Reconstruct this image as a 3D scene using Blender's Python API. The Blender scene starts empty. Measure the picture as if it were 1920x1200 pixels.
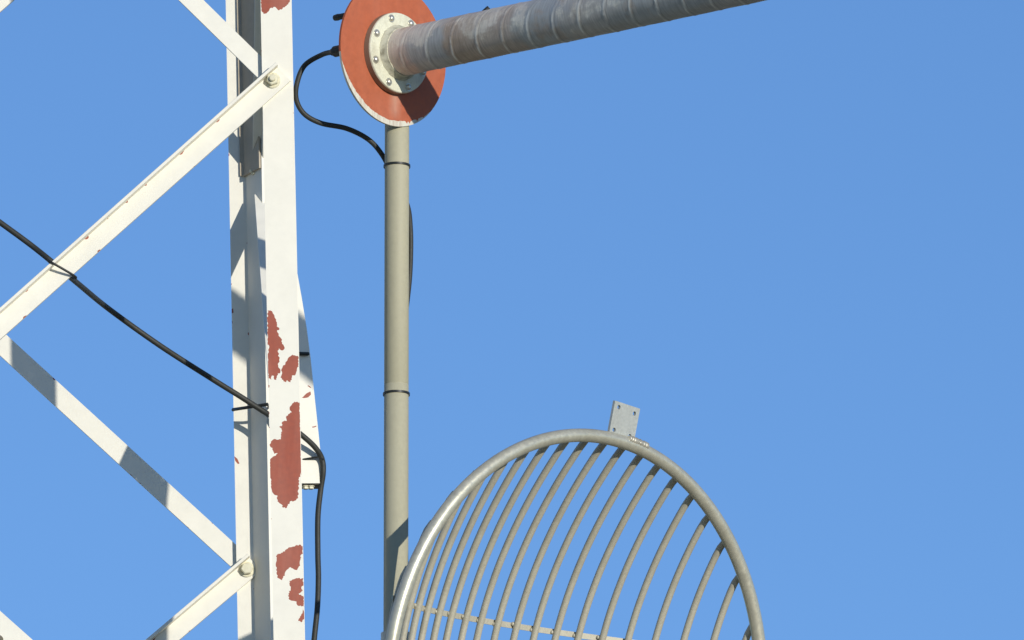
import bpy, bmesh, math, random
from mathutils import Vector, Matrix
from mathutils.geometry import delaunay_2d_cdt
random.seed(7)
R_ = math.radians
scene = bpy.context.scene
COL = scene.collection

# ------------------------------------------------------------------ camera
F = 24000.0                       # focal length in pixels of the 1920 px wide photograph
PITCH = R_(15)
CAM = Vector((0, 0, 1.7))
FW = Vector((0, math.cos(PITCH), math.sin(PITCH)))
UP = Vector((0, -math.sin(PITCH), math.cos(PITCH)))
RT = Vector((1, 0, 0))
cd = bpy.data.cameras.new('camera'); cam = bpy.data.objects.new('camera', cd); COL.objects.link(cam)
cam.location = CAM; cam.rotation_euler = (R_(90) + PITCH, 0, 0)
cd.sensor_width = 36; cd.lens = 36 * F / 1920; cd.clip_start = 0.5; cd.clip_end = 5000
scene.camera = cam

def ray(px, py): return FW + RT * ((px - 960) / F) + UP * ((600 - py) / F)
def at(px, py, d): return CAM + ray(px, py) * d                      # by distance along the view axis
def atY(px, py, Y):                                                    # by the depth plane of the tower
    r = ray(px, py); return CAM + r * ((Y - CAM.y) / r.y)
def on_plane(px, py, O, N):
    r = ray(px, py); return CAM + r * ((O - CAM).dot(N) / r.dot(N))

# ------------------------------------------------------------------ materials
def new_mat(name):
    m = bpy.data.materials.new(name); m.use_nodes = True
    nt = m.node_tree; b = nt.nodes['Principled BSDF']
    return m, nt, b
def node(nt, t, **kw):
    n = nt.nodes.new(t)
    for k, v in kw.items():
        if k.startswith('i_'): n.inputs[k[2:].replace('_', ' ')].default_value = v
        else: setattr(n, k, v)
    return n
def coords(nt, scale=(1, 1, 1), loc=(0, 0, 0)):
    tc = node(nt, 'ShaderNodeTexCoord'); mp = node(nt, 'ShaderNodeMapping')
    mp.inputs['Scale'].default_value = scale; mp.inputs['Location'].default_value = loc
    nt.links.new(tc.outputs['Object'], mp.inputs['Vector']); return mp.outputs['Vector']
def noise(nt, vec, scale, detail=4, rough=0.6):
    n = node(nt, 'ShaderNodeTexNoise'); n.inputs['Scale'].default_value = scale
    n.inputs['Detail'].default_value = detail; n.inputs['Roughness'].default_value = rough
    nt.links.new(vec, n.inputs['Vector']); return n.outputs['Fac']
def ramp(nt, fac, stops, interp='LINEAR'):
    r = node(nt, 'ShaderNodeValToRGB'); cr = r.color_ramp; cr.interpolation = interp
    while len(cr.elements) < len(stops): cr.elements.new(0.5)
    for e, (p, c) in zip(cr.elements, stops):
        e.position = p; e.color = (c[0], c[1], c[2], 1) if isinstance(c, (tuple, list)) else (c, c, c, 1)
    nt.links.new(fac, r.inputs['Fac']); return r.outputs['Color']
def mixc(nt, fac, a, b, mode='MIX'):
    m = node(nt, 'ShaderNodeMix', data_type='RGBA', blend_type=mode)
    if isinstance(fac, (int, float)): m.inputs[0].default_value = fac
    else: nt.links.new(fac, m.inputs[0])
    for sock, v in ((m.inputs[6], a), (m.inputs[7], b)):
        if isinstance(v, (tuple, list)): sock.default_value = (v[0], v[1], v[2], 1)
        else: nt.links.new(v, sock)
    return m.outputs[2]
def math_(nt, op, a, b=None):
    m = node(nt, 'ShaderNodeMath', operation=op)
    for i, v in enumerate((a, b)):
        if v is None: continue
        if isinstance(v, (int, float)): m.inputs[i].default_value = v
        else: nt.links.new(v, m.inputs[i])
    return m.outputs[0]
def bump(nt, b, h, strength=0.2, dist=0.002):
    n = node(nt, 'ShaderNodeBump'); n.inputs['Strength'].default_value = strength
    n.inputs['Distance'].default_value = dist
    nt.links.new(h, n.inputs['Height']); nt.links.new(n.outputs['Normal'], b.inputs['Normal'])

def weathered(name, base, dirt, scale=30, amount=0.5, rough=0.5, metal=0.0, streak=(1, 1, .12), spec=.4, bmp=.12, grain=1.0):
    m, nt, b = new_mat(name)
    v = coords(nt, streak)
    n1 = noise(nt, v, scale, 6); n2 = noise(nt, coords(nt), scale * 8, 3)
    f = ramp(nt, n1, [(0.45, 0.0), (0.8, amount)])
    c = mixc(nt, f, base, dirt)
    f2 = ramp(nt, n2, [(0.3, 1 - .12 * grain), (0.7, 1 + .04 * grain)])
    c = mixc(nt, 1.0, c, f2, 'MULTIPLY')
    nt.links.new(c, b.inputs['Base Color'])
    rr = ramp(nt, n2, [(0.3, rough - .06), (0.7, rough + .08)]); nt.links.new(rr, b.inputs['Roughness'])
    b.inputs['Metallic'].default_value = metal; b.inputs['Specular IOR Level'].default_value = spec
    bump(nt, b, n2, bmp, 0.0006)
    return m
M = {}
M['white'] = weathered('white_paint', (.80, .765, .66), (.66, .60, .48), 3, .15, .55, grain=.4)
M['shade_paint'] = weathered('shaded_dull_paint', (.46, .39, .29), (.36, .30, .22), 6, .6, .65)  # shade and warm bounce inside the far leg put into the splice colour
M['red'] = weathered('red_primer', (.335, .084, .050), (.43, .17, .12), 11, .9, .7)
M['pole'] = weathered('dull_galvanised', (.405, .378, .262), (.33, .305, .215), 12, .8, .62, .0, (1, 1, .06), grain=.5)
M['rim'] = weathered('rim_metal', (.60, .57, .45), (.47, .44, .33), 12, .6, .38, .5, (1, 1, 1), .5)
M['rod'] = weathered('rod_metal', (.49, .46, .365), (.40, .37, .285), 26, .9, .5, .15, (1, 1, .5), .4, .3)
M['plate'] = weathered('plate_metal', (.50, .51, .47), (.42, .42, .37), 20, .5, .42, .3)
M['weld'] = weathered('weld_bead', (.55, .52, .43), (.30, .27, .2), 90, .8, .4, .5, (1, 1, 1), .5, 1.0)
M['orange'] = weathered('orange_paint', (.425, .106, .044), (.46, .15, .085), 9, .7, .6, 0, (1, 1, .25))
M['chip'] = weathered('bare_rim', (.66, .63, .53), (.38, .25, .18), 120, .8, .6)
M['cream'] = weathered('cream_flange', (.68, .665, .515), (.36, .32, .22), 28, .75, .5, 0, (1, 1, .5))
M['flange_edge'] = weathered('flange_edge', (.30, .22, .15), (.2, .15, .1), 60, .7, .6)
M['bolt'] = weathered('zinc_bolt', (.62, .60, .52), (.4, .37, .3), 120, .7, .35, .7, (1, 1, 1))
M['painted_bolt'] = weathered('painted_bolt', (.74, .70, .52), (.5, .45, .3), 90, .6, .5, 0, (1, 1, 1))
M['cable'] = weathered('black_cable', (.024, .025, .02), (.04, .04, .034), 60, .7, .6, 0, (1, 1, 1), .5)
M['tie'] = weathered('black_tie', (.018, .02, .018), (.03, .03, .03), 60, .5, .45, 0, (1, 1, 1), .4)
M['dark_steel'] = weathered('shaded_steel', (.16, .14, .10), (.1, .09, .07), 60, .6, .6)  # dark tone carries the shade on the block under the gusset

M['sealant'] = weathered('cracked_sealant', (.58, .55, .42), (.14, .12, .08), 55, .95, .7, 0, (1, 1, 1), .3, .6)
# a pale run-off streak down the lower middle of the orange disc
nt = M['orange'].node_tree; b = nt.nodes['Principled BSDF']; tc = node(nt, 'ShaderNodeTexCoord'); sp = node(nt, 'ShaderNodeSeparateXYZ'); nt.links.new(tc.outputs['Object'], sp.inputs[0])
sx = math_(nt, 'ADD', math_(nt, 'ABSOLUTE', math_(nt, 'SUBTRACT', sp.outputs[0], .004)), math_(nt, 'MULTIPLY', noise(nt, coords(nt, (1, 1, .3)), 60), .016))
fx = math_(nt, 'MULTIPLY', ramp(nt, sx, [(.008, .5), (.024, 0)]), ramp(nt, math_(nt, 'MULTIPLY', sp.outputs[2], -1.0), [(.085, 0), (.10, 1), (.13, .8), (.155, 0)]))
old = b.inputs['Base Color'].links[0].from_socket
nt.links.new(mixc(nt, fx, old, (.60, .40, .30)), b.inputs['Base Color'])

def tube_material(pitch):
    """tape wrapped over a helix: scuffed colour fields, fine wrap lines, rubbed ridge"""
    m, nt, b = new_mat('wrapped_tube')
    tc = node(nt, 'ShaderNodeTexCoord'); sp = node(nt, 'ShaderNodeSeparateXYZ')
    nt.links.new(tc.outputs['Object'], sp.inputs[0])
    X, Y, Z = sp.outputs
    ang = math_(nt, 'DIVIDE', math_(nt, 'ARCTAN2', Z, Y), 2 * math.pi)
    ph = math_(nt, 'FRACT', math_(nt, 'ADD', math_(nt, 'ADD', math_(nt, 'DIVIDE', X, pitch), ang), 10.0))
    vs = coords(nt, (1, 1, 1))
    big = noise(nt, vs, 9, 5, .65); mid = noise(nt, vs, 39, 4, .7); fine = noise(nt, coords(nt, (6, .5, .5)), 39, 3)
    # colour fields along the tube, their borders torn by the noise
    pos = math_(nt, 'ADD', X, math_(nt, 'MULTIPLY', math_(nt, 'SUBTRACT', big, .5), .155))
    pink = (.64, .52, .43); slate = (.43, .435, .41); tan = (.86, .80, .66); brown = (.44, .34, .25)
    fields = ramp(nt, math_(nt, 'DIVIDE', pos, 1.85), [(0, pink), (.045, pink), (.062, slate), (.108, slate),
                  (.122, brown), (.235, (.48, .40, .33)), (.25, slate), (.31, (.39, .40, .40)), (.36, (.47, .43, .38)),
                  (.44, slate), (.6, (.42, .41, .39)), (.72, (.48, .44, .39)), (1, slate)])
    # upper side mixed towards pink along a noisy border
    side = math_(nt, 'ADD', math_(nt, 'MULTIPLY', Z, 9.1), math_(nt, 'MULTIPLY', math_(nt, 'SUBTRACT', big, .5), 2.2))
    top_tint = ramp(nt, side, [(.12, 0), (.40, .55)])
    c = mixc(nt, top_tint, fields, pink)
    # pale scuffed patches
    sc = math_(nt, 'MULTIPLY', ramp(nt, big, [(.50, 0), (.58, .85)]), ramp(nt, mid, [(.32, .55), (.55, 1)]))
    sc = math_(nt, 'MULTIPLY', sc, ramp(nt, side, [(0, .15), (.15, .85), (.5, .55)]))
    c = mixc(nt, sc, c, tan)
    br = ramp(nt, noise(nt, coords(nt, (1, 1, 1), (3, 7, 1)), 11, 5, .7), [(.57, 0), (.68, .6)])
    c = mixc(nt, br, c, brown)
    c = mixc(nt, 1.0, c, ramp(nt, fine, [(.3, .80), (.7, 1.16)]), 'MULTIPLY')
    # ridge rubbed pale, broken up
    d = math_(nt, 'ABSOLUTE', math_(nt, 'SUBTRACT', ph, .5))
    rid = ramp(nt, d, [(0, 1), (.022, 1), (.05, 0)])
    worn = ramp(nt, noise(nt, coords(nt, (1, 1, 1), (5, 2, 8)), 17, 4, .7), [(.42, 0), (.58, .75)])
    low = ramp(nt, math_(nt, 'ADD', math_(nt, 'MULTIPLY', Z, 9.1), .5), [(.35, 1), (.72, .3)])
    c = mixc(nt, math_(nt, 'MULTIPLY', math_(nt, 'MULTIPLY', rid, worn), low), c, (.84, .82, .73))
    # dark seam on one side of the ridge
    sm = ramp(nt, math_(nt, 'ABSOLUTE', math_(nt, 'SUBTRACT', ph, .60)), [(0, .45), (.03, 0)])
    c = mixc(nt, sm, c, (.16, .145, .13))
    nt.links.new(c, b.inputs['Base Color'])
    nt.links.new(ramp(nt, mid, [(.3, .38), (.7, .6)]), b.inputs['Roughness'])
    b.inputs['Specular IOR Level'].default_value = .45
    bump(nt, b, math_(nt, 'ADD', fine, mid), .35, .001)
    return m

# ------------------------------------------------------------------ mesh helpers
def link_mesh(name, verts, faces, mats, parent=None, midx=None, smooth=False, auto=None):
    off = parent_loc(parent)
    me = bpy.data.meshes.new(name)
    me.from_pydata([tuple(Vector(v) - off) for v in verts], [], faces)
    for m in (mats if isinstance(mats, (list, tuple)) else [mats]): me.materials.append(m)
    if midx:
        for p, i in zip(me.polygons, midx): p.material_index = i
    if smooth:
        for p in me.polygons: p.use_smooth = True
    bm = bmesh.new(); bm.from_mesh(me); bmesh.ops.recalc_face_normals(bm, faces=bm.faces)
    if auto:
        for e in bm.edges:
            if len(e.link_faces) == 2 and e.calc_face_angle(0) > auto: e.smooth = False
    bm.to_mesh(me); bm.free()
    o = bpy.data.objects.new(name, me); COL.objects.link(o)
    if parent: o.parent = parent
    return o
def parent_loc(p):
    v = Vector((0, 0, 0))
    while p is not None:
        v += Vector(p.location); p = p.parent
    return v
def thing(name, loc, label, cat, group=None):
    o = bpy.data.objects.new(name, None); COL.objects.link(o); o.location = loc
    o.empty_display_size = .1; o['label'] = label; o['category'] = cat
    if group: o['group'] = group
    return o
class MB:
    def __init__(s): s.v = []; s.f = []; s.m = []
    def add(s, verts, faces, mi=0):
        k = len(s.v); s.v += [Vector(v) for v in verts]; s.f += [[i + k for i in f] for f in faces]; s.m += [mi] * len(faces)
        return s
    def build(s, name, mats, parent=None, smooth=False, auto=None):
        return link_mesh(name, s.v, s.f, mats, parent, s.m, smooth, auto)
def frame_of(n):
    n = n.normalized(); a = Vector((0, 0, 1)) if abs(n.z) < .9 else Vector((1, 0, 0))
    u = a.cross(n).normalized(); return u, n.cross(u)
def tube(pts, r, n=12, closed=False):
    pts = [Vector(p) for p in pts]; N = len(pts); vs = []; fs = []
    rad = r if callable(r) else (lambda i: r)
    T = []
    for i in range(N):
        a = pts[(i - 1) % N] if (closed or i > 0) else pts[i]
        b = pts[(i + 1) % N] if (closed or i < N - 1) else pts[i]
        T.append((b - a).normalized())
    u, w = frame_of(T[0])
    for i in range(N):
        u = (u - T[i] * u.dot(T[i])).normalized(); w = T[i].cross(u)
        for k in range(n):
            t = 2 * math.pi * k / n
            vs.append(pts[i] + (u * math.cos(t) + w * math.sin(t)) * rad(i))
    for i in range(N if closed else N - 1):
        j = (i + 1) % N
        for k in range(n):
            fs.append([i * n + k, i * n + (k + 1) % n, j * n + (k + 1) % n, j * n + k])
    if not closed:
        fs.append(list(range(n))[::-1]); fs.append([(N - 1) * n + k for k in range(n)])
    return vs, fs
def smooth_path(pts, per=8):
    P = [Vector(p) for p in pts]; out = []
    for i in range(len(P) - 1):
        p0 = P[max(i - 1, 0)]; p1 = P[i]; p2 = P[i + 1]; p3 = P[min(i + 2, len(P) - 1)]
        for k in range(per):
            t = k / per
            out.append(.5 * ((2 * p1) + (p2 - p0) * t + (2 * p0 - 5 * p1 + 4 * p2 - p3) * t * t + (3 * p1 - p0 - 3 * p2 + p3) * t ** 3))
    out.append(P[-1]); return out
def lathe(prof, O, N, n=48, U=None):
    """prof: (axial, radius) pairs along axis N"""
    N = N.normalized()
    if U is None: U, W = frame_of(N)
    else: W = N.cross(U)
    vs = []; fs = []
    for a, r in prof:
        for k in range(n):
            t = 2 * math.pi * k / n
            vs.append(O + N * a + (U * math.cos(t) + W * math.sin(t)) * r)
    for i in range(len(prof) - 1):
        for k in range(n):
            fs.append([i * n + k, i * n + (k + 1) % n, (i + 1) * n + (k + 1) % n, (i + 1) * n + k])
    fs.append(list(range(n))[::-1]); fs.append([(len(prof) - 1) * n + k for k in range(n)])
    return vs, fs
def hexbolt(O, N, s, rot=0.0, stub=True):
    """washer, hex head with a chamfer, and the end of the shank; s = across corners / 2"""
    mb = MB(); mb.add(*lathe([(0, s * 1.28), (s * .22, s * 1.28), (s * .26, s * 1.2)], O, N, 24))
    U, W = frame_of(N); U2 = U * math.cos(rot) + W * math.sin(rot)
    mb.add(*lathe([(s * .26, s), (s * .95, s), (s * 1.08, s * .84)], O, N, 6, U2))
    if stub: mb.add(*lathe([(s * 1.08, s * .5), (s * 1.5, s * .5), (s * 1.62, s * .4)], O, N, 16))
    return mb
def jag(poly, step, amp):
    out = []
    for i in range(len(poly)):
        a = Vector(poly[i]); b = Vector(poly[(i + 1) % len(poly)]); L = (b - a).length
        k = max(1, int(L / step)); d = (b - a) / k; nrm = Vector((-d.y, d.x)).normalized() if d.length else Vector((0, 0))
        for j in range(k):
            out.append(a + d * j + nrm * (random.uniform(-amp, amp) if j else 0))
    return out
def inside(p, poly):
    c = False; n = len(poly)
    for i in range(n):
        a = poly[i]; b = poly[i - 1]
        if (a[1] > p[1]) != (b[1] > p[1]) and p[0] < (b[0] - a[0]) * (p[1] - a[1]) / (b[1] - a[1]) + a[0]: c = not c
    return c
def patched_face(outline, patches):
    """triangulates outline (2D) with the patch outlines cut in; returns points, triangles, patch flag"""
    pts = [Vector(p) for p in outline]; loops = [list(range(len(pts)))]
    for p in patches:
        k = len(pts); pts += [Vector(q) for q in p]; loops.append(list(range(k, k + len(p))))
    edges = [(l[i], l[(i + 1) % len(l)]) for l in loops for i in range(len(l))]
    r = delaunay_2d_cdt(pts, edges, [], 0, 1e-6)
    P = r[0]; tri = []; flag = []
    for f in r[2]:
        c = sum((P[i] for i in f), Vector((0, 0))) / len(f)
        if inside(c, outline):
            tri.append(list(f)); flag.append(1 if any(inside(c, q) for q in patches) else 0)
    return P, tri, flag
def prism(prof, O, A, B, W, w0, w1, front=None, patches=()):
    """profile (a, b) swept along W from w0 to w1. The face of profile edge `front` carries paint patches,
    given in (w, distance along the edge)."""
    mb = MB(); n = len(prof)
    ring = lambda w: [O + A * a + B * b + W * w for a, b in prof]
    v = ring(w0) + ring(w1); f = []
    for i in range(n):
        if i == front: continue
        j = (i + 1) % n; f.append([i, j, n + j, n + i])
    f.append(list(range(n))[::-1]); f.append(list(range(n, 2 * n)))
    mb.add(v, f, 0)
    if front is not None:
        a0 = Vector(prof[front]); a1 = Vector(prof[(front + 1) % n]); L = (a1 - a0).length; e = (a1 - a0) / L
        P, tri, fl = patched_face([(w0, 0), (w1, 0), (w1, L), (w0, L)], patches)
        k = len(mb.v)
        mb.v += [O + A * (a0.x + e.x * p[1]) + B * (a0.y + e.y * p[1]) + W * p[0] for p in P]
        for t, q in zip(tri, fl): mb.f.append([i + k for i in t]); mb.m.append(q)
    return mb
def edge_chips(w0, w1, L, n, smin=.002, smax=.007):
    out = []
    for _ in range(n):
        w = random.uniform(w0, w1); s = random.uniform(smin, smax); d = s * random.uniform(.3, .7)
        side = random.random() < .6
        e = lambda x: (L - x) if side else x
        out.append([Vector((w - s, e(-.001))), Vector((w + s, e(-.001))), Vector((w + s * .6, e(d * random.uniform(.5, 1)))),
                    Vector((w, e(d))), Vector((w - s * .7, e(d * random.uniform(.3, .9))))])
    return out

# ------------------------------------------------------------------ depths (metres from the camera, along the ground)
YP = 28.40            # mast
YN = 28.36            # near face of the tower
YF = 29.335            # far face of the tower
PXM = 811.0          # about this many pixels to the metre there
S = lambda px: px / PXM

# ================================================================== LATTICE TOWER
zref = atY(530, 600, YN).z
tower = thing('lattice_tower', atY(120, 600, YN + .27) * 1.0, 'white painted steel lattice tower with diagonal braces and flaking red patches on its right leg', 'tower')
tl = tower.location.copy(); tower.location = Vector((tl.x, tl.y, 0))
Z0, Z1 = 0.0, atY(530, -900, YN).z

def leg_axis(pt, pb, Y):
    a = atY(*pt, Y); b = atY(*pb, Y); d = (a - b); return b, d / d.z      # point and lean per metre of height
X1 = Vector((1, 0, 0)); Y1 = Vector((0, 1, 0))
# --- near right leg: front flange (facing the camera) + flange running back at its right edge
O, W = leg_axis((488.5, 0), (513, 1200), YN); zO = O.z
wN = (atY(572, 1200, YN) - atY(513, 1200, YN)).x
tN = .0075
profN = [(0, 0), (wN - .0009, 0), (wN, .0009), (wN - .018, .085), (wN - .026, .085), (wN - .0082, tN), (0, tN)]
def toN(px, py):
    N_ = W.cross(X1).normalized(); p = on_plane(px, py, O, N_) - O
    w = p.z; return Vector((w, p.x - W.x * w))
RED = [
 [(484, -80), (489, 0), (490, 18), (494, 26), (500, 25), (506, 16), (513, 13), (518, 15), (521, 19), (528, 18), (535, 12), (543, 4), (546, -40), (530, -90)],
 [(501.7, 581.7), (506.7, 582), (511.7, 587.5), (515, 595), (517.5, 602), (519, 612), (524, 617), (523, 619), (520, 619), (522.5, 630), (527.5, 635), (529, 642), (533, 650), (532.5, 655), (527.5, 657), (523, 653), (521, 660), (524, 673), (521.7, 685), (526, 695), (525, 700), (521, 700), (518, 712.5), (514, 711.7), (514, 705), (510, 704), (509, 713), (503, 709), (504, 702), (501.7, 698), (501.5, 670), (504, 660), (503.7, 646.7), (501.4, 646), (501.4, 600)],
 [(548, 665), (560, 669), (560, 687), (556.7, 691.7), (553, 704), (547.5, 704), (545, 716.7), (541.7, 716), (538, 712.5), (536, 716.7), (531.7, 715), (526, 708), (529, 700), (528, 691.7), (535, 681.7), (540, 671.7)],
 [(552, 753), (561.6, 755), (562.4, 780), (564.2, 820), (565, 880), (560, 904), (559, 934), (552, 939), (544, 940), (538, 952), (531, 952), (528, 946), (520, 940), (520, 929), (513, 926), (508, 912), (509, 900), (506, 890), (506, 862), (512, 856), (521, 850), (514, 851), (511, 840), (506, 836), (508, 828), (516, 823), (527, 824), (528, 806), (523.6, 800), (528, 799), (529, 791), (538, 789), (536, 782), (547, 773), (543, 766), (547, 759)],
 [(540.8, 1026.6), (561.4, 1021), (567.9, 1024.5), (567.9, 1038.5), (564, 1040.7), (562.4, 1061), (557, 1069), (545, 1063.5), (536.5, 1070), (531, 1083), (528.9, 1088), (521, 1084), (517, 1060), (519, 1040.7), (534, 1034)],
 [(541.9, 1089.5), (556, 1084), (569, 1085), (569, 1098), (565, 1101), (567.9, 1106.8), (560, 1113), (570, 1119.8), (570, 1137), (559, 1136), (556, 1128), (541.9, 1124), (540.8, 1113), (545, 1104.6)],
 [(567.9, 1141), (570, 1148), (570, 1161), (564.6, 1167), (559, 1164), (564.6, 1154)],
 [(515, 1290), (540, 1270), (560, 1300), (556, 1380), (530, 1420), (517, 1380)],
]
patches = [[toN(*p) for p in jag(q, 2.2, 1.4)] for q in RED]
patches += edge_chips(atY(530, 1200, YN).z - zO, atY(530, 0, YN).z - zO, wN, 10, .0015, .004)
prism(profN, O, X1, Y1, W, Z0 - zO, Z1 - zO, 0, patches).build('leg', [M['white'], M['red']], tower)
ON, WN, zN = O.copy(), W.copy(), zO

# --- far right leg, open side towards us: narrow flange facing the camera, the other one coming forward on the right
O, W = leg_axis((454.5, 0), (478, 1200), YF); zO = O.z
w1 = S(31.5) * 1.03
dv = Vector((math.cos(R_(62)), -math.sin(R_(62)))); nv = Vector((math.sin(R_(62)), math.cos(R_(62))))   # forward flange and its outward side
Lf = .083; tF = .0075
profF = [(-w1, 0), (0, 0), (dv.x * Lf, dv.y * Lf), (dv.x * Lf + nv.x * tF, dv.y * Lf + nv.y * tF), (nv.x * tF, nv.y * tF + .0045), (-w1, tF)]
def toF(px, py):
    N_ = W.cross(X1).normalized(); p = on_plane(px, py, O, N_) - O
    return Vector((p.z, p.x - W.x * p.z + w1))
pf = [[toF(*p) for p in q] for q in ([(439, 855), (445, 860), (449, 869), (446, 870), (441, 864)], [(433, 580), (437, 578), (438, 586), (434, 588)])]
prism(profF, O, X1, Y1, W, Z0 - zO, Z1 - zO, 0, pf + edge_chips(atY(450, 1200, YF).z - zO, atY(450, 0, YF).z - zO, w1, 8, .0015, .0045)).build('leg', [M['white'], M['red']], tower)
OF, WF, zF = O.copy(), W.copy(), zO
# splice angle nested inside the far leg above the joint
zs = atY(465, 331, YF).z
b0 = Vector((-.004, -.0075)); b1 = b0 + dv * .079
profS = [(-.013, -.003), (-.0135, -.0075), tuple(b0), tuple(b1), tuple(b1 + nv * .0045), (b0.x + nv.x * .0045 + .002, -.003)]
prism(profS, O, X1, Y1, W, zs - zO, Z1 - zO).build('splice_angle', [M['shade_paint']], tower)
# --- left legs, outside the picture: mirrored
xm = atY(511 - 827 / 2, 600, YN).x
OL = Vector((2 * xm - ON.x, ON.y, ON.z)); WL = Vector((-WN.x, WN.y, WN.z))
prism([(-a, b) for a, b in profN], OL, X1, Y1, WL, Z0 - zN, Z1 - zN).build('leg', [M['white']], tower)
OL2 = Vector((2 * xm - OF.x, OF.y, OF.z)); WL2 = Vector((-WF.x, WF.y, WF.z))
prism([(-a, b) for a, b in profF], OL2, X1, Y1, WL2, Z0 - zF, Z1 - zF).build('leg', [M['white']], tower)

def brace(p0, p1, nrm, w, lip, t=.007, lip_up=True, lip_out=True, chips=8, extra=()):
    """angle iron from p0 to p1: flat flange width w whose outer face looks along nrm; lip of height `lip` on its upper or lower edge"""
    W = (p1 - p0); L = W.length; W /= L; B = nrm.normalized(); B = (B - W * B.dot(W)).normalized()
    A = W.cross(B)
    if A.z < 0: A = -A                                      # A points up across the flange
    h = w / 2; s = 1 if lip_up else -1
    if lip_out:   # lip stands out towards nrm
        prof = [(-h * s, 0), ((h - t) * s, 0), ((h - t) * s, lip), ((h - .0008) * s, lip), (h * s, lip - .0008), (h * s, -t), (-h * s, -t)]
        front = 0
    else:
        prof = [(-h * s, 0), (h * s, 0), (h * s, -lip), ((h - t) * s, -lip), ((h - t) * s, -t), (-h * s, -t)]
        front = 0
    e = (w - t) if lip_out else w
    pat = edge_chips(.02, L - .02, e, chips) + list(extra)
    o = prism(prof, p0, A, B, W, 0, L, front, pat).build('brace', [M['white'], M['red']], tower)
    return A, B, W
FWD = Vector((0, -1, 0))
def nline(x0, y0, x1, y1, Y): return atY(x0, y0, Y), atY(x1, y1, Y)
# near face: brace bolted on the outside of the near leg, going down left
p0, p1 = nline(531, 136.5, -330, 903, YN - .0072)
BA, BB, BW = brace(p0, p1, FWD, S(41), .023, chips=14)
# near face: the one coming from upper left, behind the leg flange
p0, p1 = nline(500, 139, -330, -676, YN + .0147)
brace(p0, p1, FWD, S(33) , .046, lip_out=False, chips=5)
# near face: next bay
p0, p1 = nline(-330, 877, 540, 1653, YN + .0147)
brace(p0, p1, FWD, S(39) , .046, lip_out=False, chips=5)
p0, p1 = nline(545, 1640, -345, 2400, YN - .0072); brace(p0, p1, FWD, S(41), .023)
# far face: behind the far leg, and the one bolted on its front
p0, p1 = nline(-370, 303, 462, 1064, YF + .0147)
brace(p0, p1, FWD, S(38)  , .046, lip_out=False, chips=10)
p0, p1 = nline(477, 1056, -372, 1773, YF - .0072)
brace(p0, p1, FWD, S(39), .022, chips=8)
p0, p1 = nline(-370, 320, 440, -385, YF - .0072); brace(p0, p1, FWD, S(39), .022)
# right face: between the near and the far right leg, hidden behind the near leg but casting shade on the far one
def lp(Oq, Wq, zq, z, dx, dy): return Oq + Wq * (z - zq) + Vector((dx, dy, 0))
zk = atY(465, 352, YF).z
rn = Vector((1, .13, 0))
for z_f, z_n in ((zk + .045, zk + .88), (zk - .045, zk - .98), (zk - 1.84, zk - 1.04), (zk + 1.80, zk + .94)):
    a = lp(OF, WF, zF, z_f, .046, -.03); b = lp(ON, WN, zN, z_n, wN - .034, .046)
    brace(a, b, rn, .042, .028, lip_out=False, chips=0)
# left face braces, outside the picture
for z_f, z_n in ((zk + .045, zk + .92), (zk - .045, zk - .92)):
    a = lp(OL2, WL2, zF, z_f, -.046, -.03); b = lp(OL, WL, zN, z_n, -(wN - .034), .046)
    brace(a, b, Vector((-1, .13, 0)), .042, .028, lip_out=False, chips=0)
# bolts
b1 = atY(511, 151, YN - .0072); hexbolt(b1, FWD, .0145, .35).build('bolt', M['painted_bolt'], tower, False)
b2 = atY(463, 1068, YF - .0072); hexbolt(b2, FWD, .0145, .1, False).build('bolt', M['painted_bolt'], tower, False)
b3 = atY(-3, 1200, YN + .0147 ); hexbolt(b3, FWD, .009, .1, False).build('bolt', M['dark_steel'], tower, False)
b4 = atY(479, 322, YF - .034); hexbolt(b4, Vector((-.883, -.469, 0)), .009, .1).build('bolt', M['painted_bolt'], tower, False)
# tapered gusset plate standing out to the right of the far leg
YG = YF - .07
GP = [(519, 470), (549, 478), (558, 515), (566, 560), (575, 615), (582, 668), (589, 735), (596, 800), (607, 906), (519, 906)]
gn = Vector((.13, -.99, .04)).normalized(); gO = atY(570, 700, YG); gX = Vector((0, 0, 1)).cross(gn).normalized(); gX = -gX if gX.x < 0 else gX; gZ = gn.cross(gX); gZ = -gZ if gZ.z < 0 else gZ
def toG(px, py):
    p = on_plane(px, py, gO, gn) - gO; return Vector((p.dot(gX), p.dot(gZ)))
GPATCH = [[(566, 746), (574, 738), (582, 734), (583, 740), (578, 745), (574, 746)], [(585, 800), (593, 798), (593, 800), (586, 802)], [(577, 722), (583, 726), (584, 728), (577, 724)]]
ol = [toG(*p) for p in GP]; P, tri, fl = patched_face(ol, [[toG(*p) for p in jag(q, 3, .5)] for q in GPATCH])
mb = MB(); g3 = lambda p, d: gO + gX * p[0] + gZ * p[1] - gn * d
mb.v = [g3(p, 0) for p in P]; mb.f = tri; mb.m = fl
n = len(ol); mb.add([g3(p, 0) for p in ol] + [g3(p, .0075) for p in ol], [[i, (i + 1) % n, n + (i + 1) % n, n + i] for i in range(n)] + [list(range(n, 2 * n))])
gus = mb.build('gusset_plate', [M['white'], M['red']], tower)
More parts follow.
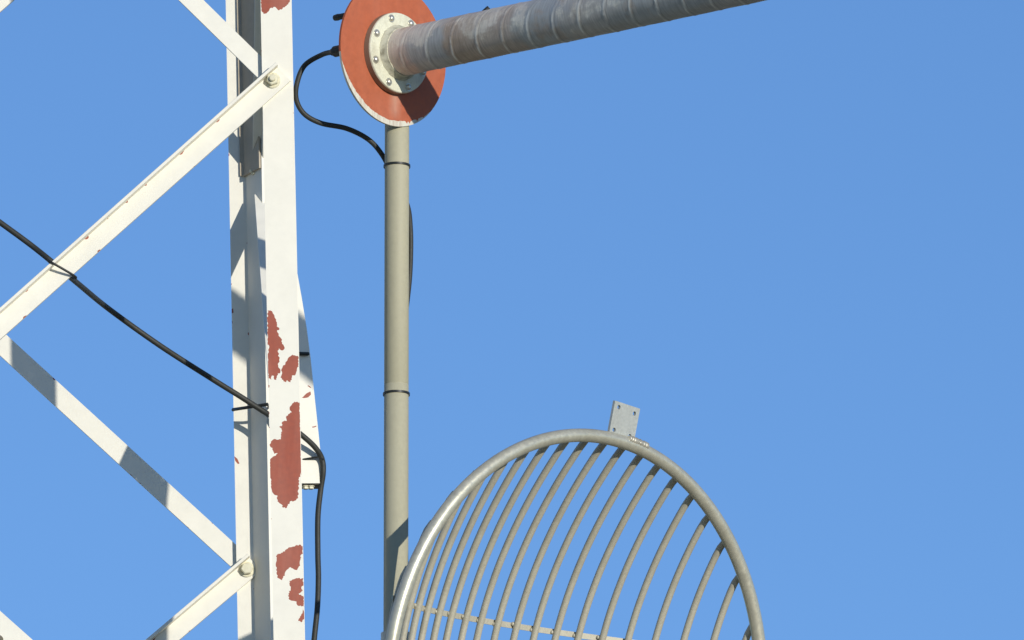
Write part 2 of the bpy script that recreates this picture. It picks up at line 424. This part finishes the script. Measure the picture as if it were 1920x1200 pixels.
# flange under the gusset with two nuts
def box(c, sx, sy, sz):
    v = [c + Vector((x * sx / 2, y * sy / 2, z * sz / 2)) for x in (-1, 1) for y in (-1, 1) for z in (-1, 1)]
    return v, [[0, 1, 3, 2], [4, 6, 7, 5], [0, 4, 5, 1], [2, 3, 7, 6], [0, 2, 6, 4], [1, 5, 7, 3]]
fl_c = atY(567, 909, YG + .02); mb = MB(); mb.add(*box(fl_c, .08, .045, .009)); mb.build('foot_flange', M['dark_steel'], gus)
for px in (573, 583):
    c = atY(px, 911.5, YG + .009); hexbolt(c, Vector((0, 0, -1)), .007, .3, False).build('nut', M['painted_bolt'], gus, False)

# ================================================================== MAST
mast_base = atY(743, 1200, YP)
px_l, px_r = atY(720.5, 600, YP), atY(766.5, 600, YP); PR = (px_r.x - px_l.x) / 2; PX = (px_l.x + px_r.x) / 2
mast = thing('antenna_mast', (PX, YP, 0), 'upright grey tan steel pipe mast between the white tower and the wire dish', 'mast')
zt = atY(743, 40, YP).z; zj = atY(743, 722, YP).z
prof = [(0, PR), (zj - .0008, PR), (zj, PR - .0008), (zj + .0005, PR - .0008), (zj + .0013, PR - .0001), (zt, PR), (zt + .003, PR - .003)]
mb = MB(); mb.add(*lathe(prof, Vector((PX, YP, 0)), Vector((0, 0, 1)), 48)); mb.build('pipe', M['pole'], mast, True, R_(50))
for z in (atY(743, 1760, YP).z, 4.0, 1.2):       # stand-off arms to the tower, below the picture
    q = ON + WN * (z - zN) + Vector((wN, .02, 0)); mb = MB(); mb.add(*tube([Vector((PX, YP, z)), Vector((q.x, q.y, z))], .014, 12)); mb.build('standoff_arm', M['pole'], mast, True, R_(50))

# ================================================================== HELICAL ANTENNA
hn = Vector((math.sin(R_(44.6)), -math.cos(R_(44.6)), -.054)).normalized(); hu = Vector((-hn.y, hn.x, 0)).normalized(); hz = hn.cross(hu); hz = -hz if hz.z < 0 else hz
hC = atY(737.5, 101.5, YP - .065); RD = .1685
hel = thing('helical_antenna', hC, 'long wrapped grey tube antenna with an orange disc and bolted cream flange at its base', 'antenna')
# reflector disc: front face with worn pale lower edge
NS = 120
ol = [Vector((RD * math.cos(2 * math.pi * k / NS), RD * math.sin(2 * math.pi * k / NS))) for k in range(NS)]
cres = []; a0, a1 = R_(196), R_(336)
for k in range(90):
    a = a0 + (a1 - a0) * k / 89; cres.append(Vector((1.02 * RD * math.cos(a), 1.02 * RD * math.sin(a))))
for k in range(89, -1, -1):
    a = a0 + (a1 - a0) * k / 89; q = (k / 89)
    wd = .0125 * max(0.0, min(1, math.sin(math.pi * min(1, q * 1.15)) * 1.25)) ** .8 + random.uniform(-.0012, .0012)
    if random.random() < .07: wd *= .4
    rr = RD - max(wd, -.0008); cres.append(Vector((rr * math.cos(a), rr * math.sin(a))))
P, tri, fl = patched_face(ol, [cres])
h3 = lambda p, d: hC + hu * p[0] + hz * p[1] + hn * d
mb = MB(); mb.v = [h3(p, 0) for p in P]; mb.f = tri; mb.m = fl
mb.add([h3(p, 0) for p in ol] + [h3(p, -.006) for p in ol], [[i, (i + 1) % NS, NS + (i + 1) % NS, NS + i] for i in range(NS)] + [list(range(NS, 2 * NS))], 1)
for i in range(len(mb.f)):
    if mb.m[i] == 1 and len(mb.f[i]) == 4:
        c = sum((mb.v[k] for k in mb.f[i]), Vector()) / 4 - hC
        if c.dot(hz) > -.03: mb.m[i] = 0
disc = mb.build('reflector_disc', [M['orange'], M['chip']], hel)
# base flange
mb = MB(); mb.add(*lathe([(.0008, .0943), (.0162, .0943)], hC, hn, 72), 1); mb.add(*lathe([(.0165, .0943), (.020, .0934), (.0213, .0918)], hC, hn, 72), 0)
fla = mb.build('base_flange', [M['cream'], M['flange_edge']], hel, True, R_(30))
for k in range(8):
    a = R_(22.5 + 45 * k); c = hC + hn * .0213 + (hu * math.cos(a) + hz * math.sin(a)) * .0817
    mb = MB(); mb.add(*lathe([(0, .0093), (.0012, .0093)], c, hn, 20)); mb.add(*lathe([(.0012, .0072), (.0033, .0068), (.0054, .0051), (.0063, .0022)], c, hn, 16))
    mb.build('bolt', M['bolt'], fla, True, R_(50))
# sealant collar with a lumpy edge
mb = MB(); nn = 72; prof = [(.0208, .0650), (.0245, .0632), (.031, .0588), (.038, .0570), (.0388, .0524)]
vs, fs = lathe(prof, hC, hn, nn, hu)
for i in range(2 * nn):
    c = hC + hn * (vs[i] - hC).dot(hn); vs[i] = c + (vs[i] - c) * (1 + random.uniform(-.018, .018))
mb.add(vs, fs); mb.build('collar', M['sealant'], hel, True, R_(60))
# wrapped tube with the helix ridge under the tape
PITCH_H = .0825; TR = .0550; TL = 2.03; na = 96; nl = 520
vs = []; fs = []
for i in range(nl + 1):
    x = .034 + (TL - .034) * i / nl
    for k in range(na):
        t = 2 * math.pi * k / na; ph = (x / PITCH_H + t / (2 * math.pi)) % 1.0; d = abs(ph - .5)
        r = TR + .0009 * math.exp(-(d / .045) ** 2) + .0005 * math.sin(9 * t + 26 * x) * math.sin(20 * x)
        vs.append(Vector((x, r * math.cos(t), r * math.sin(t))))
for i in range(nl):
    for k in range(na): fs.append([i * na + k, i * na + (k + 1) % na, (i + 1) * na + (k + 1) % na, (i + 1) * na + k])
fs.append(list(range(na))[::-1]); fs.append([nl * na + k for k in range(na)])
me = bpy.data.meshes.new('wrapped_tube'); me.from_pydata(vs, [], fs); me.materials.append(tube_material(PITCH_H))
for p in me.polygons: p.use_smooth = len(p.vertices) == 4
to = bpy.data.objects.new('wrapped_tube', me); COL.objects.link(to); to.parent = hel
to.rotation_euler = Matrix((hn, hu, hz)).transposed().to_euler()
# little tape tail sticking up behind the tube
tt = hC + hn * S(1) * 218 + hu * .018 + hz * .052
mb = MB(); mb.add(*tube([tt, tt + Vector((.006, 0, .011)), tt + Vector((.017, 0, .021))], .0055, 8)); mb.build('tape_tail', M['tie'], hel, True, R_(50))
# cable gland and stud at the back of the disc, clamp to the mast
g0 = h3((-.126, -.010), -.006)
mb = MB(); mb.add(*lathe([(0, .0165), (.030, .0165), (.033, .0130), (.056, .0130), (.060, .0095), (.066, .0085)], g0, -hn, 24)); mb.build('cable_gland', M['tie'], hel, True, R_(40))
s0 = h3((-.123, .072), -.006)
mb = MB(); mb.add(*lathe([(0, .007), (.046, .007), (.055, .008), (.065, .007)], s0, -hn, 14)); mb.build('stud', M['tie'], hel, True, R_(40))
mc = Vector((PX, YP, hC.z)); mb = MB(); mb.add(*box(Vector((0, 0, 0)), .06, .06, .07))
rot = Matrix((hn, hu, hz)).transposed(); mb.v = [rot @ v + (hC + mc) / 2 + Vector((0, .012, 0)) for v in mb.v]
mb.build('mast_clamp', M['dark_steel'], hel)

# ================================================================== COAX FROM THE HELIX TO THE MAST
Yh = hC.y; gend = g0 - hn * .062
path = [gend] + [atY(x, y, Y) for x, y, Y in (
    (604, 102.5, Yh + .005), (571, 123, Yh + .03), (556.5, 158, Yh + .03), (556, 188, Yh + .04), (571, 214, Yh + .05), (602, 231, Yh + .06), (650, 241, Yh + .07),
    (690, 261, YP + .02), (715, 288, YP + .036), (735, 325, YP + .040), (754, 362, YP + .035), (765.5, 392, YP + .023), (769.5, 430, YP + .017), (770, 470, YP + .017), (768, 520, YP + .021),
    (762, 575, YP + .029), (754, 640, YP + .036), (748, 737, YP + .038), (745, 900, YP + .039), (743, 1100, YP + .039), (742, 1300, YP + .039), (742, 1700, YP + .039))]
coax = thing('antenna_cable', path[0], 'thin black cable looping from the back of the orange disc down behind the mast', 'cable')
mb = MB(); mb.add(*tube(smooth_path(path, 8), .0060, 14)); mb.build('cable_jacket', M['cable'], coax, True, R_(60))
for y in (311.5, 739):
    z = atY(743, y, YP).z; vs = []
    mb = MB(); c = Vector((PX, YP, z)); N_ = 64
    pts = [c + Vector(((PR + .0018) * math.cos(2 * math.pi * k / N_), ((PR + .0018) * math.sin(2 * math.pi * k / N_)) * (1.0 if math.sin(2 * math.pi * k / N_) < 0 else 1.38), 0)) for k in range(N_)]
    vs = [p + Vector((0, 0, dz)) for dz in (-.0026, .0026) for p in pts]
    out = [c + (p - c) * 1.035 + Vector((0, 0, dz)) for dz in (-.0024, .0024) for p in pts]
    allv = vs + out; fsx = []
    for k in range(N_):
        j = (k + 1) % N_
        fsx += [[k, j, N_ + j, N_ + k], [2 * N_ + k, 2 * N_ + j, 3 * N_ + j, 3 * N_ + k], [k, j, 2 * N_ + j, 2 * N_ + k], [N_ + k, N_ + j, 3 * N_ + j, 3 * N_ + k]]
    mb.add(allv, fsx); mb.build('cable_tie', M['tie'], coax, True, R_(40))

# ================================================================== CABLE ACROSS THE TOWER
YB = YN + .017
cp = [atY(x, y, Y) for x, y, Y in ((-330, 205, YN + .04), (-160, 308, YB + .01), (-60, 374, YB), (0, 417, YB), (60, 461, YB + .002), (112, 503, YB + .003), (150, 535, YN + .30), (205, 580, YF - .30), (300, 648, YF - .21), (400, 712, YF - .14),
      (450, 743, YF - .11), (500, 775, YF - .09), (540, 797, YF - .11), (566, 816, YG - .045), (590, 838, YG - .03), (603.5, 860, YG - .013), (606, 885, YG - .008), (601, 920, YG + .002), (596, 970, YG), (596, 1040, YG),
      (597, 1085, YG), (595, 1140, YG - .004), (589, 1200, YG - .008), (584, 1270, YG - .01), (583, 1500, YG), (583, 2000, YG))]
tcab = thing('tower_cable', cp[3], 'black cable sagging across the white lattice tower and hanging down beside its right leg', 'cable')
mb = MB(); mb.add(*tube(smooth_path(cp, 8), .0066, 14)); mb.build('cable_jacket', M['cable'], tcab, True, R_(60))
def strap(pts, w=.0022, parent=tcab):
    mb = MB(); mb.add(*tube(pts, w, 8)); mb.build('cable_tie', M['tie'], parent, True, R_(60))
# round the near brace
a = atY(93, 490, YN - .033); b = atY(139, 517, YN - .012); c = atY(137, 521, YN + .01); d = atY(110, 508, YN + .03); e = atY(92, 491, YN + .01)
strap(smooth_path([e, a, b, c, d, e], 4), .0028)
# round the far leg
a = atY(437, 768, YF - .009); b = atY(502, 758, YF - .1); c = atY(504, 764, YF - .08); d = atY(437, 768.5, YF + .012)
strap([d, a, atY(470, 763, YF - .086), b, c], .004)
# on the gusset
strap([atY(562, 862.5, YG - .005), atY(598, 856.5, YG - .018), atY(607, 862, YG - .018)], .0025)
strap([atY(560, 663, YG - .005), atY(575, 663.5, YG - .006), atY(577.5, 663.5, YG + .006)], .0045)

# ================================================================== GRID DISH
DD = 29.3; psi, eps, roll = 0.76825, -0.20409, -0.046286
DR, DF, DS, DU, DOFF = 0.58701, 0.34512, 0.057503, 0.546906, 0.0240
dC = at(1081.4, 1296.8, DD)
dd = Vector((math.sin(psi) * math.cos(eps), -math.cos(psi) * math.cos(eps), math.sin(eps)))
dv0 = Vector((-math.sin(psi) * math.sin(eps), math.cos(psi) * math.sin(eps), math.cos(eps)))
du0 = dv0.cross(dd); du0 = -du0 if du0.x < 0 else du0
du = du0 * math.cos(roll) - dv0 * math.sin(roll); dv_ = dv0 * math.cos(roll) + du0 * math.sin(roll)
dish = thing('grid_dish_antenna', dC, 'round metal grid dish of parallel curved rods in a tubular rim', 'antenna')
RT_ = .0156; RODR = .0083
N_ = 180
ring = [dC + (du * math.cos(2 * math.pi * k / N_) + dv_ * math.sin(2 * math.pi * k / N_)) * DR for k in range(N_)]
mb = MB(); mb.add(*tube(ring, RT_, 20, True)); mb.build('rim', M['rim'], dish, True)
def dpt(U, V, extra=0.0): return dC + du * U + dv_ * V - dd * (DOFF + extra + (DR * DR - U * U - V * V) / (4 * DF))
k = 0; U = DU
while U > -DR + .02:
    vm = math.sqrt((DR - .002) ** 2 - U * U) + .008
    n = max(16, int(64 * vm / DR)); pts = []
    for i in range(n + 1):
        v = -vm + 2 * vm * i / n; q = max(0.0, abs(v) - (vm - .035)) / .035      # the ends are bent in to the rim
        pts.append(dpt(U, v, -.007 * q * q))
    # rods are hand welded: tiny irregularities
    j = random.uniform(-.0012, .0012); pts = [p + du * j * math.sin(3 * i / n) for i, p in enumerate(pts)]
    wv = [random.uniform(.78, .95) for _ in range(4)]
    def rr(i, n=n, wv=wv, vm=vm):
        v = -vm + 2 * vm * i / n
        e = RODR * (wv[0] if i == 0 else wv[1] if i == n else 1.0)
        return e
    mb = MB(); mb.add(*tube(pts, rr, 12))
    for Vs in (.147, -.147):          # weld to the strip behind, and to the rim at both ends
        if abs(Vs) < vm - .03:
            for q in (-1, 1):
                c = dpt(U + q * RODR * .75, Vs + random.uniform(-.004, .004), RODR * .8)
                mb.add(*lathe([(-.005, .0015), (-.003, .0036), (0, .0045), (.003, .0036), (.005, .0015)], c, dv_, 8))
    mb.build('rod', M['rod'], dish, True, R_(60)); U -= DS
VB = 0.147
for V in (VB, -VB):
    um = math.sqrt(DR * DR - V * V) * .985; n = 48; a = []; 
    mb = MB(); vs = []
    for i in range(n + 1):
        U = -um + 2 * um * i / n; p = dpt(U, V, RODR + .0005)
        for da, db in ((-.0065, 0), (.0065, 0), (.0065, .006), (-.0065, .006)): vs.append(p + dv_ * da - dd * db)
    fs = [[0, 1, 2, 3], [4 * n + q for q in (3, 2, 1, 0)]]
    for i in range(n):
        for q in range(4): fs.append([4 * i + q, 4 * i + (q + 1) % 4, 4 * i + 4 + (q + 1) % 4, 4 * i + 4 + q])
    mb.add(vs, fs); mb.build('cross_strip', M['rod'], dish, True, R_(40))
# drilled mounting plate on the rim
def rimpt(px, py): return on_plane(px, py, dC - dd * .004, dd)
c8 = math.cos(R_(6)); s8 = math.sin(R_(6))
pv = dv_ * c8 + du * s8; pu = du * c8 - dv_ * s8
corner = rimpt(1153.5, 751); 
to2 = lambda px, py: Vector(((rimpt(px, py) - corner).dot(pu), (rimpt(px, py) - corner).dot(pv)))
pw = to2(1199.5, 771).x; ph_ = .088
holes = []
for hx, hy in ((1160.5, 763.5), (1189.5, 775.5), (1151.5, 806), (1181, 818)):
    c = to2(hx, hy); holes.append([c + Vector((0.0052 * math.cos(2 * math.pi * q / 16), 0.0052 * math.sin(2 * math.pi * q / 16))) for q in range(16)])
ol = [Vector((0, 0)), Vector((pw, 0)), Vector((pw, -ph_)), Vector((0, -ph_))]
P, tri, fl = patched_face(ol, holes)
p3 = lambda p, d: corner + pu * p[0] + pv * p[1] - dd * d
mb = MB(); TH = .007
for d in (0, TH):
    kk = len(mb.v); mb.v += [p3(p, d) for p in P]
    for t, q in zip(tri, fl):
        if not q: mb.f.append([i + kk for i in t]); mb.m.append(0)
for lp_ in [ol] + holes:
    n = len(lp_); mb.add([p3(p, 0) for p in lp_] + [p3(p, TH) for p in lp_], [[i, (i + 1) % n, n + (i + 1) % n, n + i] for i in range(n)])
mb.build('mounting_plate', M['plate'], dish)
# weld bead on the top of the rim beside the plate
cen = []
for i in range(26):
    t = i / 25; a = R_(83.4 - 6.0 * t)
    cen.append(dC + (du * math.cos(a) + dv_ * math.sin(a)) * (DR + RT_ * .62) + dd * RT_ * .55)
rr_ = [.0055 + .003 * abs(math.sin(i * 1.9)) + random.uniform(0, .002) for i in range(26)]
mb = MB(); mb.add(*tube(cen, lambda i: rr_[i], 10)); mb.build('weld_bead', M['weld'], dish, True)
# arm to the mast, below the picture
vx = dpt(0, 0, .01); ap = Vector((PX, YP, vx.z))
mb = MB(); mb.add(*tube([vx, vx - dd * .05, ap], .016, 16)); mb.build('support_arm', M['pole'], dish, True, R_(60))
mb = MB(); mb.add(*lathe([(-.05, PR + .006), (.05, PR + .006)], ap, Vector((0, 0, 1)), 32)); mb.build('mast_clamp', M['plate'], dish, True, R_(40))

# ================================================================== GROUND
m, nt, b = new_mat('dry_grass')
v = coords(nt); c = ramp(nt, noise(nt, v, .5, 8, .7), [(.3, (.27, .235, .15)), (.7, (.40, .35, .24))]); nt.links.new(c, b.inputs['Base Color']); b.inputs['Roughness'].default_value = .95
me = bpy.data.meshes.new('ground'); q = 2500; nq = 24
vs = []; fs = []
for i in range(nq + 1):
    for j in range(nq + 1): vs.append((-q + 2 * q * i / nq, -q + 2 * q * j / nq, 0))
for i in range(nq):
    for j in range(nq): fs.append([i * (nq + 1) + j, (i + 1) * (nq + 1) + j, (i + 1) * (nq + 1) + j + 1, i * (nq + 1) + j + 1])
me.from_pydata(vs, [], fs); me.materials.append(m)
g = bpy.data.objects.new('ground', me); COL.objects.link(g); g['kind'] = 'structure'

# ================================================================== LIGHT
AZ, EL = R_(32), R_(9.3)
sd = Vector((math.sin(AZ) * math.cos(EL), -math.cos(AZ) * math.cos(EL), math.sin(EL)))
L = bpy.data.lights.new('sun', 'SUN'); L.energy = 3.8; L.angle = R_(.5); L.color = (1, .955, .86)
so = bpy.data.objects.new('sun', L); COL.objects.link(so); so.rotation_euler = sd.to_track_quat('Z', 'Y').to_euler(); so.location = (20, -20, 30)
w = bpy.data.worlds.new('World'); scene.world = w; w.use_nodes = True; nt = w.node_tree
bg = nt.nodes['Background']; sky = node(nt, 'ShaderNodeTexSky', sky_type='NISHITA')
sky.sun_disc = False; sky.sun_elevation = EL; sky.sun_rotation = math.pi - AZ; sky.altitude = 1500; sky.air_density = 1.0; sky.dust_density = .2; sky.ozone_density = 2.5
nt.links.new(mixc(nt, 1.0, sky.outputs['Color'], (1.065, 1.30, 1.68), 'MULTIPLY'), bg.inputs['Color']); bg.inputs['Strength'].default_value = .1
scene.view_settings.view_transform = 'Standard'; scene.view_settings.look = 'None'; scene.view_settings.exposure = 0; scene.view_settings.gamma = 1
